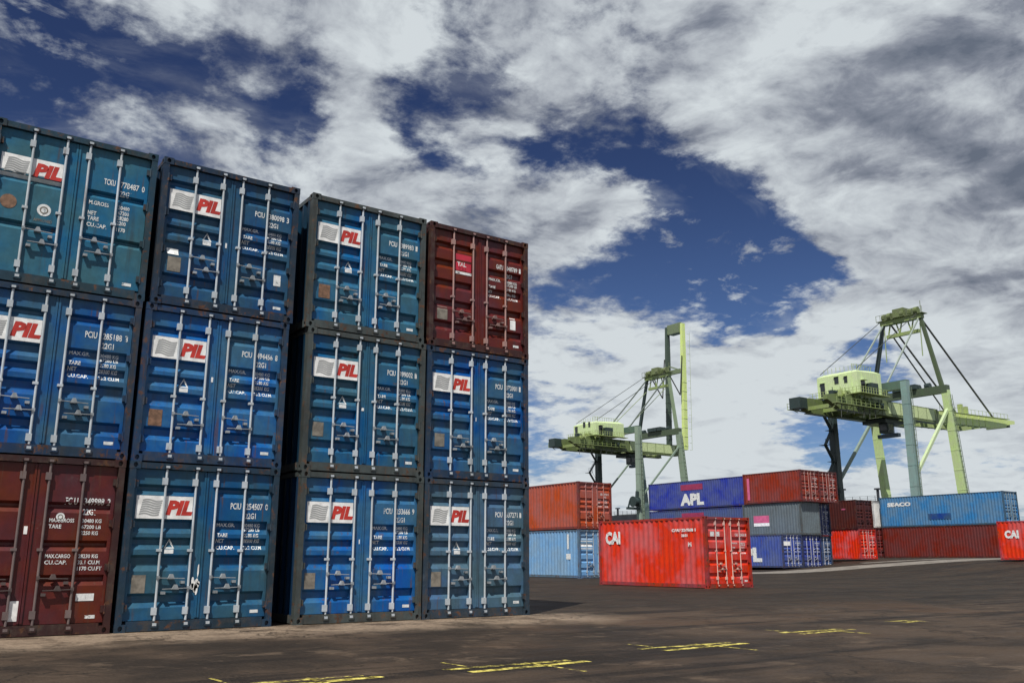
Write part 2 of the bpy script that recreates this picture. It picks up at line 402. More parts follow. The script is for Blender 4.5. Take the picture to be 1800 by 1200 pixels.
def m_marks(style, pre, num, code, look):
    """serial number, size code, weight table and the small sticker low on the right door, each a mesh"""
    f = lambda x, z: (x, prof(style, z)-.004, z); out = []
    b = MB(); a = num.rsplit(' ', 1)
    put_text(b, pre, 1.645, 1.885, .105, f, bold=.02, width=.175)
    put_text(b, a[0], 1.905, 1.885, .105, f, bold=.02, width=.285); put_text(b, a[1], 2.235, 1.885, .105, f, bold=.02, width=.045)
    out.append(b.mesh('serial_number', [WHITE]))
    b = MB(); put_text(b, code, 1.905, 1.735, .095, f, bold=.02, width=.175); out.append(b.mesh('size_code', [WHITE]))
    b = MB()
    if look == 'A':
        L_ = [('MAX.GR.', '30480 KG', 1.60), ('', '67200 LB', 1.53), ('TARE', '2180 KG', 1.435), ('NET', '28300 KG', 1.345), ('CU.CAP.', '33.2 CU.M', 1.235)]; h = .060
    elif look == 'B':
        L_ = [('M.GROSS', '30480', 1.50), ('', '67200', 1.41), ('NET', '28280', 1.32), ('TARE', '2200', 1.23), ('CU.CAP.', '1170', 1.12)]; h = .07
    else:
        L_ = [('MAX.GROSS', '30480 KG', 1.62), ('TARE', '67200 LB', 1.53), ('', '2250 KG', 1.44), ('MAX.CARGO', '28230 KG', 1.10), ('CU.CAP.', '33.1 CU.M', 1.01), ('', '1170 CU.FT', .92)]; h = .058
    for l, r, z in L_:
        if l: put_text(b, l, 1.455, z, h, f, bold=.02, width=min(.34, .043*len(l)))
        put_text(b, r, 1.905, z, h, f, bold=.02, width=.034*len(r))
    out.append(b.mesh('weight_table', [WHITE]))
    b = MB(); b.add([f(2.08, .225), f(2.22, .225), f(2.22, .275), f(2.08, .275)], [(0,1,2,3)]); out.append(b.mesh('sticker', [WHITE]))
    return out
def quad_part(name, style, rects, mats):
    b = MB()
    for x0, x1, z0, z1, m in rects:
        n = 4; vs = []
        for i in range(n+1):
            z = z0+(z1-z0)*i/n; vs += [(x0, prof(style, z)-.0055, z), (x1, prof(style, z)-.0055, z)]
        b.add(vs, [(2*i, 2*i+1, 2*i+3, 2*i+2) for i in range(n)], m)
    return b.mesh(name, mats)
def m_triangle(style):
    b = MB(); f = lambda x, z: (x, prof(style, z)-.004, z)
    b.add([f(.74,1.25), f(.90,1.25), f(.82,1.40), f(.765,1.265), f(.875,1.265), f(.82,1.365)], [(0,1,4,3),(1,2,5,4),(2,0,3,5)])
    b.add([f(.75,1.17), f(.89,1.17), f(.89,1.235), f(.75,1.235)], [(0,1,2,3)])
    return b.mesh('warning_mark', [WHITE])
def m_disc(style, x, z, r, mats, dot=True):
    b = MB(); n = 20
    f = lambda a, c, d: (a, prof(style, c)-d, c)
    b.add([f(x+r*math.cos(2*math.pi*i/n), z+r*math.sin(2*math.pi*i/n), .004) for i in range(n)], [tuple(range(n))], 0)
    if dot:
        for rr in (.62,):
            o = [f(x+r*rr*math.cos(2*math.pi*i/n), z+r*rr*math.sin(2*math.pi*i/n), .006) for i in range(n)]
            q = [f(x+r*.42*math.cos(2*math.pi*i/n), z+r*.42*math.sin(2*math.pi*i/n), .006) for i in range(n)]
            b.add(o+q, [(i, (i+1) % n, n+(i+1) % n, n+i) for i in range(n)], 1)
    return b.mesh('round_emblem', mats)

def container(loc, label, group, color, Ln=6.058, H=2.591, style='A', det=2, rod=None, front='door', frame=None, logo=False, ident=None, look='A', side=None, rz=0):
    t = thing('shipping_container', label, 'shipping container', loc, group)
    t.rotation_euler.z = rz
    rod = rod or (.48, .53, .58); fc = frame or tuple(x*.30+.010 for x in color)
    obj('frame', cached(('fr', Ln, H, det), lambda: m_frame(Ln, H, det)), t, fc)
    for sx in (-1, 1):
        for sy in (-1, 1):
            for z in (0, H-.118):
                obj('corner_casting', cached(('cc', sx, sy), lambda: m_cast(sx, sy)), t, fc, (0 if sx < 0 else CW, 0 if sy < 0 else Ln, z))
    sw = cached(('sw', Ln, H), lambda: m_side(Ln, H))
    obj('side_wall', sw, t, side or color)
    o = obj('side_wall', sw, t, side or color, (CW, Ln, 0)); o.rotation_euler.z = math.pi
    def roof():
        b = MB(); b.box(.06, CW-.06, .15, Ln-.12, H-.05, H-.03)
        y = .3
        while y < Ln-.4: b.box(.10, CW-.10, y, y+.12, H-.03, H-.012); y += .26
        return b.mesh('roof', [PAINT])
    obj('roof', cached(('rf', Ln, H), roof), t, color)
    def floor():
        b = MB(); b.box(.056, CW-.056, .151, Ln-.121, .10, .15)
        y = .5
        while y < Ln-.4: b.box(.06, CW-.06, y, y+.06, .025, .10); y += .5
        return b.mesh('floor', [FRAME])
    obj('floor', cached(('fl', Ln, H), floor), t, fc)
    def endw():
        b = MB(); xs = [.098]; x = .14
        while x < CW-.12:
            for k in (0, .06, .10, .16): 
                if x+k < CW-.11: xs.append(x+k)
            x += .23
        xs.append(CW-.098)
        def yy(i): return 0 if i in (0, len(xs)-1) else (.0, .0, .035, .035)[(i-1) % 4]
        vs = []
        for i, x in enumerate(xs): vs += [(x, yy(i), .155), (x, yy(i), H-.10)]
        b.add(vs, [(2*i, 2*i+1, 2*i+3, 2*i+2) for i in range(len(xs)-1)])
        return b.mesh('end_wall', [PFAR])
    ew = cached(('ew', H), endw)
    o = obj('end_wall', ew, t, color, (CW, Ln-.02, 0)); o.rotation_euler.z = math.pi
    if front == 'plain':
        obj('end_wall', ew, t, color, (0, .02, 0)); return t, None, None
    def gask():
        b = MB(); b.box(.099, CW-.099, .140, .150, .159, H-.109); return b.mesh('door_gasket', [RUBBER])
    obj('door_gasket', cached(('gk', H), gask), t)
    near = group == GF; doors = []; hv = random.uniform(-.07, .07); rv = random.randrange(3)
    for right in (False, True):
        d = obj('door', cached(('dr', right, H, style, near), lambda: m_door(right, H, style, PAINT if near else PFAR)), t, color); doors.append(d)
        ra, rb = ((.574, 1.049) if not right else (1.389, 1.864))
        for x, sg, hz in ((ra, 1, .84+hv), (rb, -1, .665+hv*.6)):
            obj('lock_rod', cached(('rd', H, rv), lambda: m_rod(H, 1, rv)), d, rod, (x, 0, 0))
            obj('door_handle', cached(('hd', sg), lambda: m_handle(sg)), d, tuple(q*.6 for q in rod), (x, 0, hz))
        if det > 1:
            for z in (.36, .97, 1.62, 2.24):
                obj('hinge', cached(('hg', right), lambda: m_hinge(right)), d, fc, (0, 0, z))
    if logo: obj('logo_board', cached(('lg', style), lambda: m_logo(style)), doors[0])
    if ident:
        for me in m_marks(style, ident[0], ident[1], ident[2], look): obj(me.name.split('.')[0], me, doors[1])
    return t, doors[0], doors[1]

H_ = 2.591
BLUE = (.006, .078, .225); BLUE2 = (.006, .095, .28); TEAL = (.010, .088, .19); NAVY = (.008, .066, .165); SLATE = (.050, .115, .20)
MAROON = (.095, .0125, .0095); DKRED = (.112, .013, .0075)
XC = {1: -4*CW-.068-.32-.061, 2: -3*CW-.068-.32, 3: -2*CW-.068, 4: -CW}
GF = 'containers stacked three high with doors facing the camera'
WROD = (.48, .53, .58); RROD = (.36, .22, .20); BROD = (.16, .12, .115)
front = [
 # col,row, dx, dy, colour, style, rod, logo, id, look, label
 (1,0,-.03,0, MAROON,'C',BROD,False,('FCIU','349988 2','22G1'),'C','dark maroon container on the ground at the bottom left corner of the front stack'),
 (2,0,-.03,0, (.009,.080,.175),'A',WROD,True,('PCIU','254507 0','22G1'),'A','dark blue container on the ground beside the maroon one, white paint splashes on its doors'),
 (3,0, .04,0, BLUE2,'A',WROD,True,('PCIU','233666 9','22G1'),'A','bright blue container on the ground just right of the dark gap between stacks'),
 (4,0,0,0, SLATE,'A',WROD,True,('PCIU','337271 1','22G1'),'A','faded greyish blue container on the ground at the right end of front stack'),
 (1,1,-.02,.02, BLUE,'A',WROD,True,('PCIU','285188 3','22G1'),'A','blue container in the middle row, directly on top of the big maroon one'),
 (2,1,-.02,.01, BLUE2,'A',WROD,True,('PCIU','494456 8','22G1'),'A','blue container in the middle row left of the dark gap, brown plate on its door'),
 (3,1, .02,0, TEAL,'A',WROD,True,('PCIU','399002 1','22G1'),'A','teal blue scuffed container in the middle row just right of the dark gap'),
 (4,1,0,.01, BLUE,'A',WROD,True,('PCIU','373801 1','22G1'),'A','blue container in the middle row at the right end, directly below the dark red one'),
 (1,2,0,.02, (.014,.115,.21),'B',WROD,True,('TCKU','778487 0','22G1'),'B','teal container in the top row at left edge, with a round white emblem'),
 (2,2, .03,.0, NAVY,'A',WROD,True,('PCIU','380098 3','22G1'),'A','dark navy container in the top row, white sticker low on its right door'),
 (3,2,-.03,.01, (.010,.100,.22),'A',WROD,True,('PCIU','389983 1','22G1'),'A','blue container in the top row between the navy one and the dark red one'),
 (4,2,0,.0, DKRED,'D',RROD,False,('GATU','048789 1','22G1'),'A','dark red container at the top right corner of the front stack'),
]
for c, r, dx, dy, col, sty, rod, logo, idt, look, lab in front:
    t, dl, drr = container((XC[c]+dx, dy, r*H_), lab, GF, col, style=sty, rod=rod, logo=logo, ident=idt, look=look, side=tuple(x*.28 for x in col), frame=(.055,.068,.068) if c == 3 else None)  # side walls take a darkened body colour: shade of the gaps painted in
    jx, jz = random.uniform(-.01,.06), random.uniform(-.03,.03)
    if logo and sty == 'A':
        obj('data_plate', quad_part('data_plate', sty, [(.175+jx,.37+jx*1.5,.60+jz,.86+jz*.6,0)], [PLATE if (c, r) not in ((2,1),(3,2)) else BROWN]), dl)
        if (c, r) not in ((4,1),(1,1),(3,0)): obj('warning_mark', cached(('tri', sty), lambda: m_triangle(sty)), dl, None, (random.uniform(-.12,.04), 0, 0))
    if (c, r) in ((2,1),(3,0),(3,1),(4,1),(2,2),(1,0)):
        zz = 1.28+random.uniform(-.25,.25); b = MB(); xx = 1.15+random.uniform(-.02,.02); b.box(xx, xx+random.uniform(.03,.06), YO-.006, YO-.001, zz, zz+random.uniform(.05,.12)); obj('seal_tag', b.mesh('seal_tag', [PANEL]), dl)
    if (c, r) == (2, 2):
        obj('sticker', quad_part('sticker', sty, [(2.06,2.19,.66,.86,0)], [WHITE]), drr)
        obj('sticker', quad_part('sticker', sty, [(.20,.39,.90,1.02,0)], [WHITE]), dl)
    if (c, r) == (1, 2):
        obj('round_emblem', m_disc(sty, .83, 1.24, .10, [WHITE, PLATE]), dl)
        obj('round_emblem', m_disc(sty, .33, 1.28, .115, [BROWN, BROWN], False), dl)
        b = MB(); put_text(b, 'APPROVED', .70, 1.04, .05, lambda x, z: (x, prof(sty, z)-.004, z), bold=.01, width=.26); obj('marking', b.mesh('marking', [PLATE]), dl)
    if (c, r) == (1, 0):
        obj('round_emblem', m_disc(sty, 1.60, 1.70, .06, [WHITE, PLATE]), drr)
        obj('sticker', quad_part('sticker', sty, [(1.93,2.18,.48,.585,0)], [WHITE]), drr)
        obj('sticker', quad_part('sticker', sty, [(1.07,1.20,.22,.50,0)], [PANEL]), dl)
    if (c, r) == (4, 2):
        b = MB(); b.add([(.63,prof(sty,1.70)-.02,1.68),(1.02,prof(sty,1.7)-.02,1.68),(1.02,YO-.005,2.03),(.63,YO-.005,2.03)], [(0,1,2,3)], 0)
        put_text(b, 'TAL', .66, 1.76, .09, lambda x, z: (x, YO-.03, z), 1, bold=.03)
        b.add([(.63,YO-.006,1.60),(1.02,YO-.006,1.60),(1.02,YO-.006,1.655),(.63,YO-.006,1.655)], [(0,1,2,3)], 1)
        obj('logo_board', b.mesh('logo_board', [REDB, WHITE]), dl)
        obj('data_plate', quad_part('data_plate', sty, [(.22,.46,.58,.85,0)], [PLATE]), dl)
        obj('sticker', quad_part('sticker', sty, [(2.0,2.14,.60,.86,0)], [PANEL]), drr)
    if (c, r) == (2, 0):     # white splashes of paint by the centre joint
        b = MB(); rr = random.Random(3)
        for k in range(9):
            x = 1.12+rr.uniform(-.03,.09); z = .62+rr.uniform(-.13,.30); w = rr.uniform(.012,.05); h = rr.uniform(.04,.17)
            n = 9; b.add([(x+w*math.cos(6.283*i/n)*rr.uniform(.6,1), YO-.0215, z+h*math.sin(6.283*i/n)*rr.uniform(.6,1)) for i in range(n)], [tuple(range(n))])
        obj('paint_splash', b.mesh('paint_splash', [PANEL]), dl)

# ------------------------------------------------------------------ terrain
def ground_z(x, y):
    s = x-.5*(y-25); t = min(1, max(0, (s-38.5)/25.5))
    return 1.03*t*t*(3-2*t)
def base_z(x, y, Ln): return max(ground_z(a, b) for a in (x, x+CW) for b in (y, y+Ln))+.02
def seq(*segs):
    out = []
    for a, b, st in segs:
        v = a
        while v < b-1e-6: out.append(v); v += st
    return out
gx = seq((-3000,-200,700),(-200,-40,40),(-40,20,6),(20,110,2.5),(110,176,11))+[176]
gy = seq((-3000,-200,700),(-200,-60,35),(-60,140,4),(140,400,40),(400,6000,1400))+[6000]
b = MB(); nx = len(gx)
b.add([(x, y, ground_z(x, y)) for y in gy for x in gx], [(j*nx+i, j*nx+i+1, (j+1)*nx+i+1, (j+1)*nx+i) for j in range(len(gy)-1) for i in range(nx-1)])
for j in range(len(gy)-1):
    a = (176, gy[j], ground_z(176, gy[j])); c = (176, gy[j+1], ground_z(176, gy[j+1]))
    b.add([a, c, (176, c[1], -4), (176, a[1], -4)], [(0,1,2,3)])
m_asph, bs = mat('worn_asphalt')
g = N('ShaderNodeNewGeometry'); p = g.outputs['Position']
sp = N('ShaderNodeSeparateXYZ'); L(p, sp.inputs[0])
mp = N('ShaderNodeMapping'); L(p, mp.inputs[0]); mp.inputs['Scale'].default_value = (.10, .85, 1)
trk = NOI(mp.outputs[0], 1.0, 6, .6, .3).outputs['Fac']
mp2 = N('ShaderNodeMapping'); L(p, mp2.inputs[0]); mp2.inputs['Scale'].default_value = (.6, 2.2, 1)
mid = NOI(mp2.outputs[0], 1.0, 9, .68).outputs['Fac']
big = NOI(p, .16, 5, .6).outputs['Fac']
fin = NOI(p, 14, 8, .75).outputs['Fac']; grit = NOI(p, 70, 3, .7).outputs['Fac']
wp = N('ShaderNodeVectorMath', operation='SCALE'); L(NOI(p, .7, 4, .6).outputs['Color'], wp.inputs[0]); wp.inputs['Scale'].default_value = .9
pw = VM('ADD', p, wp.outputs[0])
stain = NOI(pw, .42, 9, .66).outputs['Fac']; patch = NOI(pw, 1.5, 11, .72).outputs['Fac']; spots = NOI(p, 3.4, 10, .74).outputs['Fac']
c = MIX(SM(stain, .38, .62), (0.0188, 0.0137, 0.0102), (0.0634, 0.0437, 0.0300))
c = MIX(M('MULTIPLY', SM(patch, .54, .66), .7), c, (0.1238, 0.0893, 0.0624))
c = MIX(M('MULTIPLY', SM(big, .52, .64), .5), c, (0.0772, 0.0437, 0.0250))
farm = SM(M('ADD', sp.outputs[1], M('MULTIPLY', sp.outputs[0], .25)), -2.0, 4.0)      # newer, darker asphalt out in the yard
c = MIX(M('MULTIPLY', M('MULTIPLY', farm, SM(sp.outputs[0], -1.5, 1.5)), M('MULTIPLY_ADD', SM(mid, .4, .65), -.45, .85)), c, (0.0168, 0.0132, 0.0092))
c = MIX(M('MULTIPLY', SM(trk, .52, .62), SM(patch, .70, .45, .35, .95)), c, (0.0099, 0.0073, 0.0058))
c = MIX(M('MULTIPLY', SM(spots, .40, .30), .8), c, (0.0079, 0.0064, 0.0050))
c = MIX(M('MULTIPLY', SM(spots, .66, .76), .6), c, (0.1980, 0.1504, 0.1082))
# pale dust swept against the foot of the front stack
wob = M('MULTIPLY_ADD', mid, 1.6, M('MULTIPLY', big, 1.0))
dust = M('MULTIPLY', SM(M('ADD', sp.outputs[1], wob), -1.45, .05), M('MULTIPLY', SM(sp.outputs[1], .3, .05), SM(sp.outputs[0], 1.8, -.2)))
dcol = MIX(SM(fin, .3, .7), (0.1683, 0.1240, 0.0899), (0.3366, 0.2597, 0.1914))
c = MIX(M('MULTIPLY', dust, SM(patch, .36, .58, .12, 1.)), c, dcol)
c = MIX(M('MULTIPLY', SM(fin, .60, .74), .65), c, (0.1683, 0.1276, 0.0915))
c = MIX(M('MULTIPLY', SM(fin, .40, .28), .7), c, (0.0119, 0.0100, 0.0083))
vor = N('ShaderNodeTexVoronoi', feature='DISTANCE_TO_EDGE'); vw = N('ShaderNodeVectorMath', operation='SCALE'); L(NOI(p, 1.9, 6, .65).outputs['Color'], vw.inputs[0]); vw.inputs['Scale'].default_value = 1.3
L(VM('ADD', p, vw.outputs[0]), vor.inputs['Vector']); vor.inputs['Scale'].default_value = .36
crack = M('MULTIPLY', SM(vor.outputs['Distance'], .012, .003), SM(stain, .42, .52))
c = MIX(M('MULTIPLY', crack, .85), c, (0.0059, 0.0046, 0.0037))
agg = NOI(p, 42, 4, .8).outputs['Fac']
c = MIX(M('MULTIPLY', SM(agg, .52, .66), .45), c, (0.1584, 0.1203, 0.0874)); c = MIX(M('MULTIPLY', SM(agg, .46, .34), .6), c, (0.0089, 0.0068, 0.0054))
L(c, bs.inputs['Base Color']); L(SM(mid, .3, .7, .62, .9), bs.inputs['Roughness']); bs.inputs['Specular IOR Level'].default_value = .22
bp = N('ShaderNodeBump'); bp.inputs['Strength'].default_value = .6; bp.inputs['Distance'].default_value = .02
L(M('ADD', fin, M('MULTIPLY', grit, .6)), bp.inputs['Height']); L(bp.outputs[0], bs.inputs['Normal'])
go = obj('ground', b.mesh('ground', [m_asph], True)); go['kind'] = 'structure'
# sunlit concrete strips before the far stacks
m_conc, bs = mat('pale_concrete')
g = N('ShaderNodeNewGeometry'); f = NOI(g.outputs['Position'], .9, 8, .65).outputs['Fac']
L(MIX(SM(f, .35, .65), (.13, .115, .10), (.26, .235, .205)), bs.inputs['Base Color']); bs.inputs['Roughness'].default_value = .85
def strip(name, pts, w):
    b = MB(); vs = []; n = 0
    d = (Vector(pts[-1])-Vector(pts[0])).normalized(); q = Vector((-d.y, d.x))
    for (a, c) in zip(pts[:-1], pts[1:]):
        for i in range(12):
            u = Vector(a).lerp(Vector(c), i/12)
            for k in range(5):
                e = u+q*(w*(k/4-.5)); vs.append((e.x, e.y, ground_z(e.x, e.y)+.012))
            n += 1
    b.add(vs, [(i*5+k, i*5+k+1, (i+1)*5+k+1, (i+1)*5+k) for i in range(n-1) for k in range(4)])
    o = obj(name, b.mesh(name, [m_conc])); o['kind'] = 'structure'
strip('concrete_pavement', [(40, 29.6), (50, 27), (66, 17)], 5.0)
strip('concrete_pavement', [(56, 30.5), (64, 24.2), (74, 19)], 1.5)
# water beyond the quay edge
b = MB(); b.add([(176.02,-3000,-1.6),(15000,-3000,-1.6),(15000,12000,-1.6),(176.02,12000,-1.6)], [(0,1,2,3)])
m_w, bs = mat('harbour_water'); bs.inputs['Base Color'].default_value = (.02, .06, .08, 1); bs.inputs['Roughness'].default_value = .12
g = N('ShaderNodeNewGeometry'); bp = N('ShaderNodeBump'); bp.inputs['Strength'].default_value = .3; L(NOI(g.outputs['Position'], .5, 5).outputs['Fac'], bp.inputs['Height']); L(bp.outputs[0], bs.inputs['Normal'])
wo_ = obj('water', b.mesh('water', [m_w])); wo_['kind'] = 'structure'

# worn yellow slot marks: a double line along the row, a fainter double line across it
m_y, bs = mat('worn_yellow_paint')
g = N('ShaderNodeNewGeometry'); f = NOI(g.outputs['Position'], 7, 9, .74).outputs['Fac']; f2 = NOI(g.outputs['Position'], 1.6, 4, .6).outputs['Fac']
L(MIX(SM(f, .4, .6), (.46, .37, .04), (.76, .66, .17)), bs.inputs['Base Color']); bs.inputs['Roughness'].default_value = .7
tr = N('ShaderNodeBsdfTransparent'); ms = N('ShaderNodeMixShader')
L(SM(M('ADD', M('MULTIPLY', f, .65), M('MULTIPLY', f2, .35)), .43, .58), ms.inputs[0]); L(tr.outputs[0], ms.inputs[1]); L(bs.outputs[0], ms.inputs[2])
L(ms.outputs[0], nt.nodes['Material Output'].inputs[0])
def stripe(b, x0, y0, x1, y1, w):
    d = Vector((x1-x0, y1-y0)).normalized(); q = Vector((-d.y, d.x))*w/2
    b.add([(x0-q.x,y0-q.y,.004),(x1-q.x,y1-q.y,.004),(x1+q.x,y1+q.y,.004),(x0+q.x,y0+q.y,.004)], [(0,1,2,3)])
for cx, cy, k in ((-7.55,-6.75,1),(-5.1,-6.88,1),(-2.02,-6.45,1),(1.30,-5.86,.9),(4.4,-5.35,.38)):
    b = MB()
    stripe(b, cx-.86*k, cy+.17, cx+.72*k, cy+.13, .11); stripe(b, cx-.74*k, cy-.13, cx+.84*k, cy-.06, .13)
    stripe(b, cx+.20, cy+.25*k, cx+.24, cy-.75*k, .05); stripe(b, cx-.55*k, cy+.75*k, cx-.52*k, cy+.3*k, .04)
    o = obj('ground_marking', b.mesh('ground_marking', [m_y])); o['kind'] = 'structure'

# ------------------------------------------------------------------ containers farther back
def side_sign(name, parent, words, color_mats, boards=()):
    """lettering on the long left side: words = (text, y of the left edge, z, height, shear, material)"""
    b = MB(); f = lambda u, z: (.006, u, z)
    def place(s, y, z, h, shear, m, w=None):
        vs, fs, ww, hh = text2d(s, 1.0, shear, .06); k = h/hh; kx = k if w is None else w/ww
        b.add([(.004, y-a*kx, z+c*k) for a, c in vs], fs, m)
    for y0, y1, z0, z1, m in boards: b.add([(.007,y0,z0),(.007,y1,z0),(.007,y1,z1),(.007,y0,z1)], [(0,1,2,3)], m)
    for s, y, z, h, sh, m, w in words: place(s, y, z, h, sh, m, w)
    return obj(name, b.mesh(name, color_mats), parent)
GB = 'loose containers standing in the yard behind'
LROD = (.62, .40, .38)
RED = (.61, .029, .011)
t, dl, dr = container((14.2, 8.5, .0), 'bright red container standing alone on the dark asphalt in front of the far stacks', GB, RED, style='D', det=2, rod=(.72,.46,.40), frame=(.34,.018,.008), ident=('CAIU','224568 1','22G1'))
side_sign('side_lettering', t, [('CAI', 5.62, 1.62, .52, 0, 0, .92), ('CAIU 224568 1', 1.75, 2.05, .12, 0, 0, 1.25), ('22G1', 1.25, 1.86, .10, 0, 0, .32), ('M', .92, 1.50, .16, 0, 0, .18)], [WHITE])
obj('marking', quad_part('marking', 'D', [(2.05,2.2,.22,.28,0),(.30,.52,1.87,2.04,0),(.60,.8,1.87,2.04,0)], [WHITE]), dl)
t, dl, dr = container((20.65, 23.8, 0), 'pale blue scratched container on the ground under the orange red one', GB, (.16, .33, .56), style='D', rod=(.4,.45,.5), frame=(.08,.15,.24))
obj('logo_board', quad_part('logo_board', 'D', [(.18,1.0,1.55,2.1,0),(1.45,2.2,1.55,2.1,0)], [PANEL]), dl)
obj('sticker', (lambda b: (b.add([(.007,.75,1.0),(.007,1.15,1.0),(.007,1.15,1.3),(.007,.75,1.3),(.007,.9,1.55),(.007,1.05,1.55),(.007,1.05,2.35),(.007,.9,2.35)], [(0,1,2,3),(4,5,6,7)]), b.mesh('sticker', [WHITE]))[1])(MB()), t)
t, dl, dr = container((20.65, 23.8, H_+.02), 'orange red container resting on the pale blue one beside the front stack', GB, (.38, .066, .030), Ln=12.192, style='A', rod=(.55,.25,.2), frame=(.20,.03,.02), ident=('GESU','447120 3','45G1'))

z0 = base_z(48.3, 32.3, 6.06)
BR = (.045, .075, .30); WR = (.55,.56,.62)
t, dl, dr = container((48.35, 32.3, z0), 'violet blue container on the ground in the far stack, white letters on its side', GB, (.050,.085,.32), rod=WR, frame=(.03,.045,.14), ident=('APLU','318842 5','22G1'))
side_sign('side_lettering', t, [('APL', 5.35, .45, 1.15, 0, 0, 3.2)], [WHITE])
obj('logo_board', quad_part('logo_board', 'A', [(.2,1.0,1.72,2.05,0)], [PANEL]), dl)
t, dl, dr = container((50.82, 32.3, z0), 'blue container on the ground, second of the three door ends in the far stack', GB, (.025,.045,.25), rod=WR, frame=(.015,.025,.10), ident=('APLU','291540 7','22G1'))
t, dl, dr = container((53.30, 33.1, z0), 'grey blue container on the ground, rightmost door end of the far stack, set back', GB, (.035,.075,.19), rod=WR, frame=(.04,.05,.08), ident=('PCIU','402217 6','22G1'))
obj('logo_board', quad_part('logo_board', 'A', [(.2,.75,1.72,2.05,0)], [PANEL]), dl)
t, _, _ = container((50.75, 32.2, z0+H_), 'dull grey container in the far stack, pink and white board on its side', GB, (.115,.145,.165), H=2.65, front='plain', frame=(.08,.10,.11))
side_sign('logo_board', t, [], [PINK, PANEL], [(3.25, 4.9, 1.05, 1.65, 0), (3.25, 4.9, .78, 1.04, 1)])
t, dl, dr = container((53.25, 33.0, z0+H_), 'dark blue container beside the grey one in the middle of the far stack', GB, (.03,.045,.14), H=2.65, rod=WR, frame=(.02,.03,.08), ident=('PCIU','117336 4','22G1'))
obj('logo_board', quad_part('logo_board', 'A', [(.2,.8,1.9,2.1,0)], [PANEL]), dl)
t, dl, dr = container((50.65, 31.9, z0+H_+2.65), 'dark red container on top of the grey one in the far stack', GB, (.22,.024,.012), rod=(.5,.3,.27), frame=(.13,.012,.01), ident=('TEXU','508114 2','22G1'))
side_sign('side_lettering', t, [('GENSTAR', 0, 0, .001, 0, 0, .001)][:0], [PINK], [(5.35, 5.62, .35, 2.2, 0)])
t, dl, dr = container((53.18, 32.0, z0+H_+2.65), 'dark red container at the top right corner of the far stack', GB, (.19,.022,.013), rod=(.5,.32,.3), frame=(.12,.012,.01), ident=('TEXU','620397 8','22G1'))
for k, lab in ((0, 'long blue container at the bottom of the long blue stack behind the red one'), (1, 'dull blue long container under the one with the big white letters'), (2, 'royal blue long container with big white letters and a red mark on its side')):
    t, dl, dr = container((51.55, 38.55, z0+k*H_+(.06 if k == 2 else 0)), lab, 'long blue containers stacked behind the far stack', (.03,.05,.30) if k == 2 else (.055,.085,.23), Ln=12.192, rod=WR, frame=(.02,.03,.17))
    if k: side_sign('side_lettering', t, [('APL', 7.9, .30, 1.10, 0, 0, 3.0)], [WHITE, MAGENTA], [(5.0, 7.8, 1.72, 2.25, 1)])
zr = base_z(60.5, 33.6, 6.06)
t, dl, dr = container((60.5, 33.6, zr), 'vivid red container on the ground right of the far stack', GB, (.62,.024,.010), rod=(.65,.4,.37), frame=(.5,.015,.012), ident=('CAIU','810226 3','22G1'))
t, dl, dr = container((60.45, 33.7, zr+H_), 'very dark maroon container on top of the vivid red one', GB, (.066,.012,.009), rod=(.10,.03,.03), frame=(.06,.01,.01))
side_sign('side_lettering', t, [('TRITON', 2.4, 2.0, .16, 0, 0, 1.1), ('22G1', 1.5, 1.72, .12, 0, 0, .4)][1:], [PINK])
HC = 2.896
GL = 'long containers parked two high at the right'
for (x, y, k, c, fr, lab) in ((70.5, 25.7, 0, (.145,.018,.013), (.08,.012,.01), 'long brownish red container on the pale ground under the steel blue one'), (70.5, 25.7, 1, (.05,.19,.40), (.03,.10,.19), 'long steel blue container with small white lettering, on top of a brownish red one')):
    t, dl, dr = container((x, y, base_z(x, y, 12.2)+k*HC), lab, GL, c, Ln=12.192, H=HC, style='A', rod=(.30,.38,.42) if k else (.25,.08,.07), frame=fr)
    if k: side_sign('side_lettering', t, [('SEACO', 11.35, 1.95, .40, 0, 0, 2.5)], [WHITE, PAINT])
    if k:
        b = MB(); b.box(-.002, .008, 5.0, 7.2, .62, 1.15); obj('fork_plate', b.mesh('fork_plate', [PAINT]), t, (.02,.07,.22))
zb = base_z(70, 38.2, 6.1)
t, dl, dr = container((70, 38.2, zb), 'dull red container behind the end of the long brownish red one', GB, (.17,.016,.014), H=HC, rod=(.3,.1,.1), frame=(.09,.012,.01))
t, dl, dr = container((69.9, 38.25, zb+HC), 'white container showing between the maroon and the steel blue ones', GB, (.74,.73,.70), front='plain', frame=(.6,.59,.57))
zc_ = base_z(52.5, 11.36, 6.06)-.1
t, dl, dr = container((52.5, 11.36, zc_), 'bright red container with white letters, cut off by the right edge', GB, (.61,.028,.010), rod=(.7,.42,.38), frame=(.45,.014,.012), ident=('CAIU','336790 4','22G1'))
side_sign('side_lettering', t, [('CAI', 5.60, 1.42, .55, 0, 0, .95), ('CAIU 336790 4', 1.75, 2.05, .12, 0, 0, 1.25)], [WHITE])

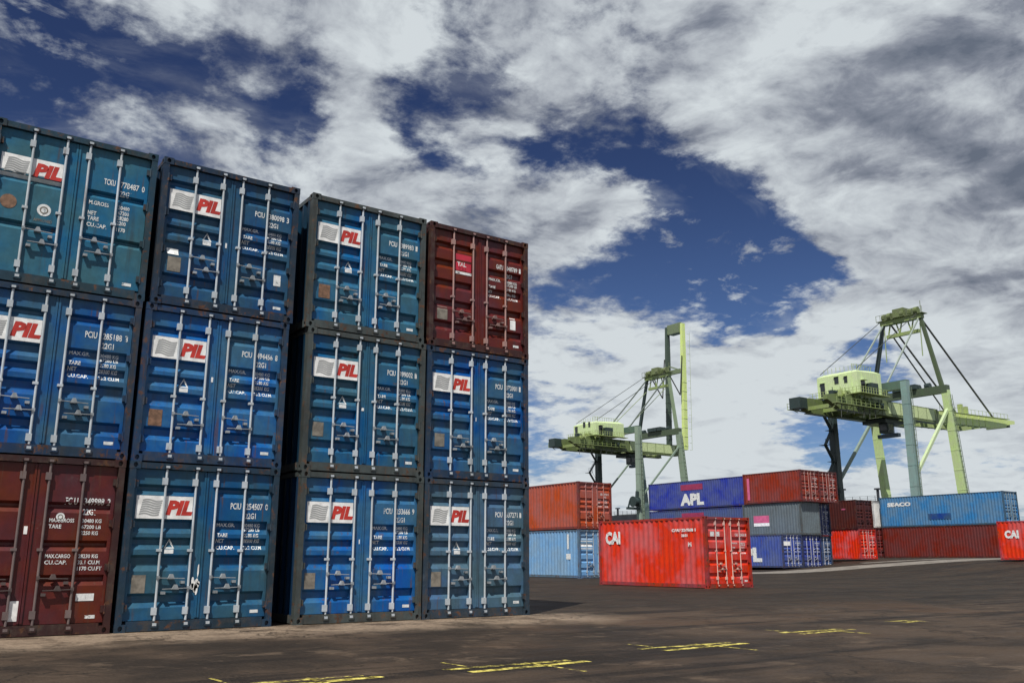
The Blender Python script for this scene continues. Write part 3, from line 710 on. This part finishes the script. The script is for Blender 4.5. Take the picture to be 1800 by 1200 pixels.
# ------------------------------------------------------------------ ship-to-shore cranes
LIME = (.54, .70, .32); PALE = (.56, .69, .37); OLIVE = (.26, .34, .12); GREYG = (.21, .32, .31); NIGHT = (.03, .05, .05)
def crane(loc, label, boom_up, s=16.3, gx_=16.1):
    T = thing('quay_crane', label, 'crane', loc, 'green quay cranes')
    yc = s/2
    def P_(name, b, color=LIME, mats=(CRANE,)): return obj(name, b.mesh(name, list(mats)), T, color)
    # legs: landside upright, waterside leaning in towards the top
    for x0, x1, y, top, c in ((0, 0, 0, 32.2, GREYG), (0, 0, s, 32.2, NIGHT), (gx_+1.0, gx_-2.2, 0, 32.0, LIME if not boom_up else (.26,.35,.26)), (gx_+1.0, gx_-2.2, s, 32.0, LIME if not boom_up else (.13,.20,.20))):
        b = MB(); b.beam((x0, y, 2.2), (x1, y, top), 1.5, 1.5, 1.2, 1.2, up=(0,1,0))
        b.beam((x0, y-.0, 1.4), (x0, y, 2.2), 2.2, 2.6, up=(0,1,0))
        for i in range(7):
            z = 5+i*3.8; t_ = (z-2.2)/(top-2.2); xc = x0+(x1-x0)*t_; w_ = .75-.15*t_+.04; b.box(xc-w_, xc+w_, y-w_, y+w_, z, z+.14)
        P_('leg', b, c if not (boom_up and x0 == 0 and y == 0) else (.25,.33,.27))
    for x0, x1 in ((0, 0), (gx_+1.0, gx_-2.2)):
        b = MB()
        for q in (-.3, .3): b.beam((x0+q, -1.05, 3), (x1+q, -1.05, 31), .08, .08)
        for i in range(28): t_ = i/28; xc = x0+(x1-x0)*t_; b.box(xc-.3, xc+.3, -1.08, -1.02, 3+i, 3.06+i)
        P_('ladder', b, (.14,.19,.12))
    for x, c in ((0, GREYG), (gx_+1.0, LIME)):
        b = MB(); b.beam((x, -1.5, 1.9), (x, s+1.5, 1.9), 1.0, 1.2); P_('sill_beam', b, c)
        for k in range(2):
            for y in ((-1.0, 1.0), (s-1.0, s+1.0))[k]:
                b = MB(); b.box(x-.5, x+.5, y-.8, y+.8, .45, 1.25)
                for yy in (-.5, .5): b.tube((x-.22, y+yy, .35), (x+.22, y+yy, .35), .35, 12)
                P_('wheel_bogie', b, NIGHT)
    for y in (0, s):
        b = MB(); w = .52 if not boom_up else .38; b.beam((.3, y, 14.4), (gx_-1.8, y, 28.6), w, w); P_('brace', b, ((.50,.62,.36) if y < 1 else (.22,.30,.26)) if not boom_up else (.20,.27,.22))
        b = MB(); b.beam((.4, y, 11.6), (gx_+.2, y, 11.6), .5, .8); 
        if boom_up or y: P_('tie_beam', b, GREYG) if False else None
    b = MB(); b.beam((0, -.6, 31.6), (0, s+.6, 31.6), 1.2, 1.6); P_('portal_beam', b, (.09,.15,.12))
    b = MB(); b.beam((gx_-2.2, -.6, 32.2), (gx_-2.2, s+.6, 32.2), 1.2, 1.5); P_('portal_beam', b, (.07,.10,.06))
    b = MB()
    for k in range(5): b.tube((gx_-2.2+.4*(k % 2), 3+k*2.4, 33.3), (gx_-2.2+.4*(k % 2), 4+k*2.4, 33.3), .62, 12)
    b.box(gx_-3.4, gx_-2.0, 5.5, 10.5, 32.96, 33.9); P_('rope_sheaves', b, NIGHT)
    # trolley girders
    x_r, x_h = (-16.5 if not boom_up else -17.5), 18.0
    for y in (yc-3.2, yc+3.2):
        b = MB(); b.box(x_r+2, x_h, y-.6, y+.6, 26.4, 29.1); b.beam((x_r-1.2, y, 28.2), (x_r+2, y, 27.75), .9, .9, 1.2, 2.6, up=(0,0,1))
        for i in range(11): xx = x_r+3.2+i*3; b.box(xx, xx+.12, y-.68, y+.68, 26.35, 29.12)
        b.box(x_r+2, x_h, y-.75, y+.75, 26.2, 26.34)
        b.box(.8, x_h-1.2, y-.66, y-.602, 26.7, 28.9, 1)
        P_('girder', b, (.13,.175,.065), (CRANE, PALEM))  # dark girder colour paints in shade from walkways and gear; pale strip stays unshaded
    b = MB()
    for i in range(8): xx = x_r+1.5+i*4.5; b.box(xx, xx+.5, yc-2.6, yc+2.6, 26.7, 27.4)
    P_('cross_beam', b, OLIVE)
    # walkways hung outside the girders with posts and rails
    for y in (yc-4.9, yc+4.9):
        b = MB(); b.box(x_r-1, -1.5, y-.5, y+.5, 26.9, 27.0)
        for i in range(11):
            xx = x_r-1+i*1.45; b.box(xx, xx+.07, y-.5 if y < yc else y+.43, y-.43 if y < yc else y+.5, 27.0, 28.1)
        for zz in (27.5, 28.05): b.box(x_r-1, -1.5, y-.49 if y < yc else y+.44, y-.44 if y < yc else y+.49, zz, zz+.06)
        for i in range(4): xx = x_r+i*4.4; b.beam((xx, y, 26.9), (xx, yc-3.8 if y < yc else yc+3.8, 26.3), .12, .12)
        P_('walkway', b, OLIVE)
    # machinery house on the rear of the girders
    hx0, hx1, hy0, hy1, hz0, hz1 = (-9.2 if not boom_up else -11.0), -1.7, yc-4.4, yc+4.4, 29.8, (34.2 if not boom_up else 33.3)
    b = MB(); q = .9
    b.add([(hx0,hy0,hz0),(hx1,hy0,hz0),(hx1,hy1,hz0),(hx0,hy1,hz0),(hx0,hy0,hz1-.5),(hx1,hy0,hz1-.2),(hx1,hy1,hz1-.2),(hx0,hy1,hz1-.5),
           (hx0+q,hy0+q,hz1),(hx1-q,hy0+q,hz1+.3),(hx1-q,hy1-q,hz1+.3),(hx0+q,hy1-q,hz1)],
          [(3,2,1,0),(0,1,5,4),(1,2,6,5),(2,3,7,6),(3,0,4,7),(4,5,9,8),(5,6,10,9),(6,7,11,10),(7,4,8,11),(8,9,10,11)])
    for i in range(1, 6): xx = hx0+i*1.3; b.box(xx, xx+.08, hy0-.05, hy0-.002, hz0+.1, hz1-.6)
    for i in range(1, 7): yy = hy0+i*1.25; b.box(hx0-.05, hx0-.002, yy, yy+.08, hz0+.1, hz1-.6)
    P_('machinery_house', b, PALE)
    for yy, z0_, w, h in ((hy1-1.7, 30.0, 1.0, 2.5), (yc-.4, 32.0, .9, 1.3), (yc-2.3, 31.9, .7, 1.2)):      # rear wall
        b = MB(); b.box(hx0-.09, hx0-.055, yy, yy+w, z0_, z0_+h); b.box(hx0-.3, hx0-.055, yy-.06, yy+w+.06, z0_+h, z0_+h+.1, 1); P_('window', b, PALE, (GLASS, CRANE))
    b = MB(); xx = hx0+.9; b.box(xx, xx+1.2, hy0-.09, hy0-.055, 29.9, 32.1); b.box(xx-.1, xx+1.3, hy0-.8, hy0-.055, 32.1, 32.2, 1); P_('door', b, PALE, (GLASS, CRANE))
    b = MB()                                              # catwalk, stairs and hoists crowding the underside of the house
    rnd = random.Random(11)
    b.box(hx0-1.6, hx1, hy0-1.6, hy0-.1, 29.35, 29.45); b.box(hx0-1.6, hx0-.1, hy0-.1, hy1+1, 29.35, 29.45)
    n = int((hx1-hx0+1.6)/.8)
    for i in range(n): xx = hx0-1.6+i*.8; b.box(xx, xx+.07, hy0-1.58, hy0-1.5, 29.45, 30.55)
    for i in range(14): yy = hy0-1.5+i*.8; b.box(hx0-1.58, hx0-1.5, yy, yy+.07, 29.45, 30.55)
    for zz in (30.0, 30.5): b.box(hx0-1.6, hx1, hy0-1.57, hy0-1.51, zz, zz+.06); b.box(hx0-1.57, hx0-1.51, hy0-1.5, hy1+1, zz, zz+.06)
    for i in range(int((hx1-hx0)/.75)): xx = hx0+i*.75; b.box(xx, xx+.06, hy0+1, hy0+1.06, hz1+.1, hz1+1.1)
    b.box(hx0, hx1-1, hy0+1, hy0+1.06, hz1+1.05, hz1+1.12)
    for i in range(9): yy = hy0+.6+i*.9; b.box(hx0+1, hx0+1.06, yy, yy+.06, hz1+.1, hz1+1.1)
    P_('railing', b, (.34,.42,.16))
    for k in range(16):                                    # winches, pipes and hoist gear crowding the rear of the girders
        b = MB(); xx = x_r+rnd.uniform(.5, 14); yy = yc-5.2+rnd.uniform(0, 2.2) if k % 2 else yc+rnd.uniform(-3, 3); zz = rnd.uniform(26.9, 28.6) if k % 2 else 29.15
        w, h = rnd.uniform(.6, 1.9), rnd.uniform(.6, 1.2)
        b.box(xx, xx+w, yy, yy+rnd.uniform(.5, 1.1), zz, zz+h)
        b.tube((xx+w*.5, yy-.1, zz+h*.5), (xx+w*.5, yy-.45, zz+h*.5), h*.35, 10)
        b.beam((xx-.1, yy-.1, zz-.3), (xx-.1, yy-.1, zz+h+.5), .09, .09)
        P_('winch', b, (NIGHT, (.10,.14,.05), (.34,.42,.16))[k % 3])
    b = MB(); b.box(hx0+2.4, hx0+4.6, hy0-1.2, hy0-.12, 29.46, 31.6); P_('electrical_cabinet', b, NIGHT)
    b = MB(); b.box(x_r-1.6, x_r+.6, yc+2.0, yc+4.4, 26.9, 28.9); P_('counterweight', b, NIGHT)
    b = MB()                                               # cable chains and access ladders hanging below the rear
    for i in range(7): xx = x_r+1+i*1.7; b.tube((xx, yc-4.9, 26.9), (xx+rnd.uniform(-.4,.4), yc-4.9, 26.0-rnd.uniform(.3,1.6)), .06, 6)
    P_('hanging_cable', b, mats=(CABLE,))
    # trolley with the operator's cab slung under the girders
    b = MB(); b.box(1.5, 7.5, yc-2.5, yc+2.5, 25.3, 25.98); b.box(2.2, 6.8, yc-2.2, yc+2.2, 26.15, 26.45); P_('trolley', b, NIGHT)
    b = MB(); b.box(2.4, 4.3, yc-2.3, yc-.4, 23.4, 25.29); b.box(2.35, 2.395, yc-2.1, yc-.6, 23.9, 25.0, 1); b.box(2.6, 4.1, yc-2.345, yc-2.305, 23.9, 25.0, 1); P_('operator_cab', b, NIGHT, (CRANE, GLASS))
    b = MB()
    for yy in (-1.2, 1.2): b.tube((6.2, yc+yy, 25.3), (6.2, yc+yy, 23.6), .05, 6)
    b.box(5.7, 6.7, yc-2.2, yc+2.2, 22.9, 23.6); P_('spreader', b, (.10,.16,.22))
    # A-frame
    ap, bx = 48.7, gx_-.1
    for y0, y1 in ((.6, yc-4.0), (s-.6, yc+4.0)):
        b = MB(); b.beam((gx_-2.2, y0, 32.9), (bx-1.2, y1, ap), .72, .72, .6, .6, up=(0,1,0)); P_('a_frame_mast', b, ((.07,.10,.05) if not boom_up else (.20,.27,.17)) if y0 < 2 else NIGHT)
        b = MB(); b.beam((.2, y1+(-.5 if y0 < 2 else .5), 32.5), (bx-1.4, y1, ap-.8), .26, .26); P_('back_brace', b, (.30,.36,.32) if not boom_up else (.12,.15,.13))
        b = MB(); b.beam((.2, y1, 32.5), (bx-2.2, y1+(.3 if y0 < 2 else -.3), ap-4.5), .14, .14) if boom_up else b.beam((bx-1.6, y1, ap-9), (bx-1.3, y1, ap-2), .16, .16); P_('ladder', b, (.3,.38,.2))
        b = MB(); b.tube((bx-1.6, y1, ap+.2), (hx0+.6, y1, hz1+.2), .07, 6); P_('back_stay', b, mats=(CABLE,))
    b = MB(); b.beam((bx-1.2, yc-4.6, ap-.6), (bx-1.2, yc+4.6, ap-.6), 1.3, 1.0)
    b.beam((bx-1.2, yc-3.6, ap-3.6), (bx-1.2, yc+3.6, ap-3.6), .6, .7)
    for k in range(6):
        b.beam((bx-1.2, yc-3.9+k*1.3, ap-.9), (bx-1.2, yc-3.9+k*1.3+1.3*(1 if k % 2 else -1)*.5, ap-3.4), .22, .22)
    P_('apex_beam', b, OLIVE)
    b = MB()
    for k in range(6):
        b.tube((bx-1.8+.5*(k % 2), yc-4.2+k*1.5, ap+.55), (bx-1.8+.5*(k % 2), yc-3.4+k*1.5, ap+.55), .75, 14)
    b.box(bx-2.4, bx-.4, yc-1.3, yc+1.2, ap-.08, ap+1.7); b.box(bx-2.2, bx-.2, yc-5.2, yc+5.2, ap-.2, ap-.09)
    for k in range(12): b.box(bx-2.2, bx-2.13, yc-5.2+k*.94, yc-5.13+k*.94, ap-.09, ap+1.1)
    b.box(bx-2.2, bx-2.13, yc-5.2, yc+5.2, ap+1.1, ap+1.16)
    b.tube((bx-1.2, yc-4.4, ap), (bx-1.2, yc-4.4, ap+2.6), .06, 6)
    P_('apex_machinery', b, (.15,.19,.08))
    # boom: two girders joined by cross members, hinged at the waterside
    bm_ = bpy.data.objects.new('boom', None)
    BL = 31.5 if not boom_up else 35.4; KB = 20.5 if not boom_up else 27
    def along(a, y, zoff):
        if not boom_up: return Vector((x_h+a, y, 27.75+zoff+.02*a))
        return Vector((x_h+3.6-zoff+.03*a, y, 28.2+a))
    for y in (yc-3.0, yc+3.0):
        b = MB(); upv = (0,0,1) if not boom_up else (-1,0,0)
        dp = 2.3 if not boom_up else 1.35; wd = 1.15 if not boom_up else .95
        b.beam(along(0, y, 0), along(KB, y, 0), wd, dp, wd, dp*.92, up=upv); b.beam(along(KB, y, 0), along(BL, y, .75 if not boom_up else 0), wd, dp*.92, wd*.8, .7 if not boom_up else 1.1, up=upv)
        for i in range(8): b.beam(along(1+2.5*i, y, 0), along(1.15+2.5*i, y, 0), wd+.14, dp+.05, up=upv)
        P_('boom', b, (.62,.76,.26) if y < yc else ((.40,.50,.20) if not boom_up else (.06,.09,.07)))  # far girder of the raised boom is near black: its shade as colour
    b = MB()
    for a in ((4, 9, 14, 19, 24.5, BL-.6) if not boom_up else (1, 22, BL-1.6, BL-.2)):
        b.beam(along(a, yc-2.5, .2), along(a, yc+2.5, .2), .7, .9 if not boom_up else 1.2)
    if boom_up:
        b.beam(along(22, yc-2.5, .2), along(24, yc+2.5, .2), .35, .35); b.box(x_h+3.4, x_h+5.6, yc-2.6, yc+1.6, 28.2+BL-2.6, 28.2+BL-.4)
    P_('boom_cross_beam', b, (.16,.21,.12))
    b = MB(); y = yc-4.3
    if not boom_up:
        pts = [along(i*1.5, y, 1.0) for i in range(19)]
        for q in pts: b.beam(q, q+Vector((0,0,1.1)), .06, .06)
        b.beam(pts[0]+Vector((0,0,1.1)), pts[-1]+Vector((0,0,1.1)), .06, .06); b.beam(pts[0], pts[-1], .9, .08)
        for a, h in ((6, 1.9), (10, 2.4), (12, 2.0)): b.box(x_h+a, x_h+a+.8, yc-3.3, yc-2.5, 28.9+.02*a, 28.9+h*.9+.02*a)
    else:
        for i in range(18): b.beam(along(i*1.9, y+.6, -1.0), along(i*1.9, y+.6, -1.9), .06, .06)
        b.beam(along(0, y+.6, -1.9), along(33, y+.6, -1.9), .06, .06)
    P_('railing', b, (.34,.42,.16))
    # forestays, folded back when the boom is up
    for y in (yc-3.4, yc+3.4):
        b = MB()
        if not boom_up: b.beam((bx-.6, y, ap), along(22.6, y, 1.1), .28, .28)
        else:
            k = Vector((x_h+2.2, y, 43)); b.beam((bx-.6, y, ap), k, .22, .22); b.beam(k, along(26, y, .9), .22, .22)
        P_('forestay', b, mats=(CABLE,))
    if not boom_up:
        b = MB(); b.beam((bx-1.1, yc+2.6, ap-3.2), along(16.1, yc+2.6, 1.1), .22, .22); P_('forestay', b, mats=(CABLE,))
    # zig-zag stairs up the far landside leg
    b = MB(); y = s; n = 8
    for i in range(n):
        za, zb_ = 3+i*3.1, 3+(i+1)*3.1; xa, xb_ = (-1.1, -3.4) if i % 2 else (-3.4, -1.1)
        b.beam((xa, y-.3, za), (xb_, y-.3, zb_), .7, .12); b.beam((xa, y-.65, za+1.0), (xb_, y-.65, zb_+1.0), .05, .05)
        b.box(min(xb_, xb_)-.6, xb_+.6, y-.8, y+.8, zb_-.06, zb_)
        for q in (-.6, .6): b.beam((xb_+q, y-.8, zb_), (xb_+q, y-.8, zb_+1.1), .06, .06)
        b.beam((xb_-.6, y-.8, zb_+1.1), (xb_+.6, y-.8, zb_+1.1), .05, .05)
    P_('stairway', b, NIGHT)
    # power cable reel and electrical box on the near landside leg
    if boom_up:
        b = MB(); z = 13.4; b.tube((-2.7, -.4, z), (-1.5, -.4, z), 1.0, 20); b.tube((-2.9, -.4, z), (-2.7, -.4, z), 1.3, 20); b.tube((-1.5, -.4, z), (-1.3, -.4, z), 1.3, 20)
        b.box(-4.2, -.7, -.6, .6, z-1.9, z-1.35); b.beam((-1.3,-.2,z+.9), (-1.1,-.2,z+2.6), .6, .6); b.beam((-4.2,-.2,z-1.4), (-3.6,-.2,z+.3), .3, .3); P_('cable_reel', b, NIGHT)
    return T
crane((144.1, 78.0, 1.03), 'nearer yellow green crane with its boom lowered flat out to the right', False)
crane((144.1, 151.2, 1.03), 'farther pale green crane with its boom raised upright', True, 15.6, 16.6)

# ------------------------------------------------------------------ moored ship behind the quay
T = thing('moored_ship', 'long dark hulled ship lying low behind the crane legs', 'ship', (180, 101, -1.6))
b = MB()
pts = [(0,8,0),(0,125,0),(10,141,0),(20,125,0),(20,8,0),(16,0,0),(4,0,0)]
zt = 15.5
b.add([(x+(1.2 if x < 10 else -1.2 if x > 10 else 0), y, -3) for x, y, _ in pts]+[(x, y, zt) for x, y, _ in pts], [(i, (i+1) % 7, 7+(i+1) % 7, 7+i) for i in range(7)]+[tuple(range(7, 14)), tuple(range(6,-1,-1))])
obj('hull', b.mesh('hull', [HULL]), T)
b = MB()
for i in range(59): b.box(.15, .23, 9+i*2, 9.08+i*2, zt, zt+1.25)
for z in (.4, .8, 1.2): b.box(.16, 0.22, 8, 125, zt+z, zt+z+.05)
obj('deck_railing', b.mesh('deck_railing', [HULL]), T)
for y, h in ((8.6, 2.6), (18.0, 3.0), (31, 2.4), (60, 2.4), (100, 2.0)):
    b = MB(); b.tube((.8, y, zt), (.8, y, zt+h), .32, 8); b.box(.3, 1.3, y-.6, y+.6, zt+h, zt+h+.35); obj('vent_post', b.mesh('vent_post', [HULL]), T)
b = MB()
for i in range(7): b.box(3, 17, 12+i*16, 24+i*16, zt, zt+.4)
obj('hatch_cover', b.mesh('hatch_cover', [STEEL]), T)
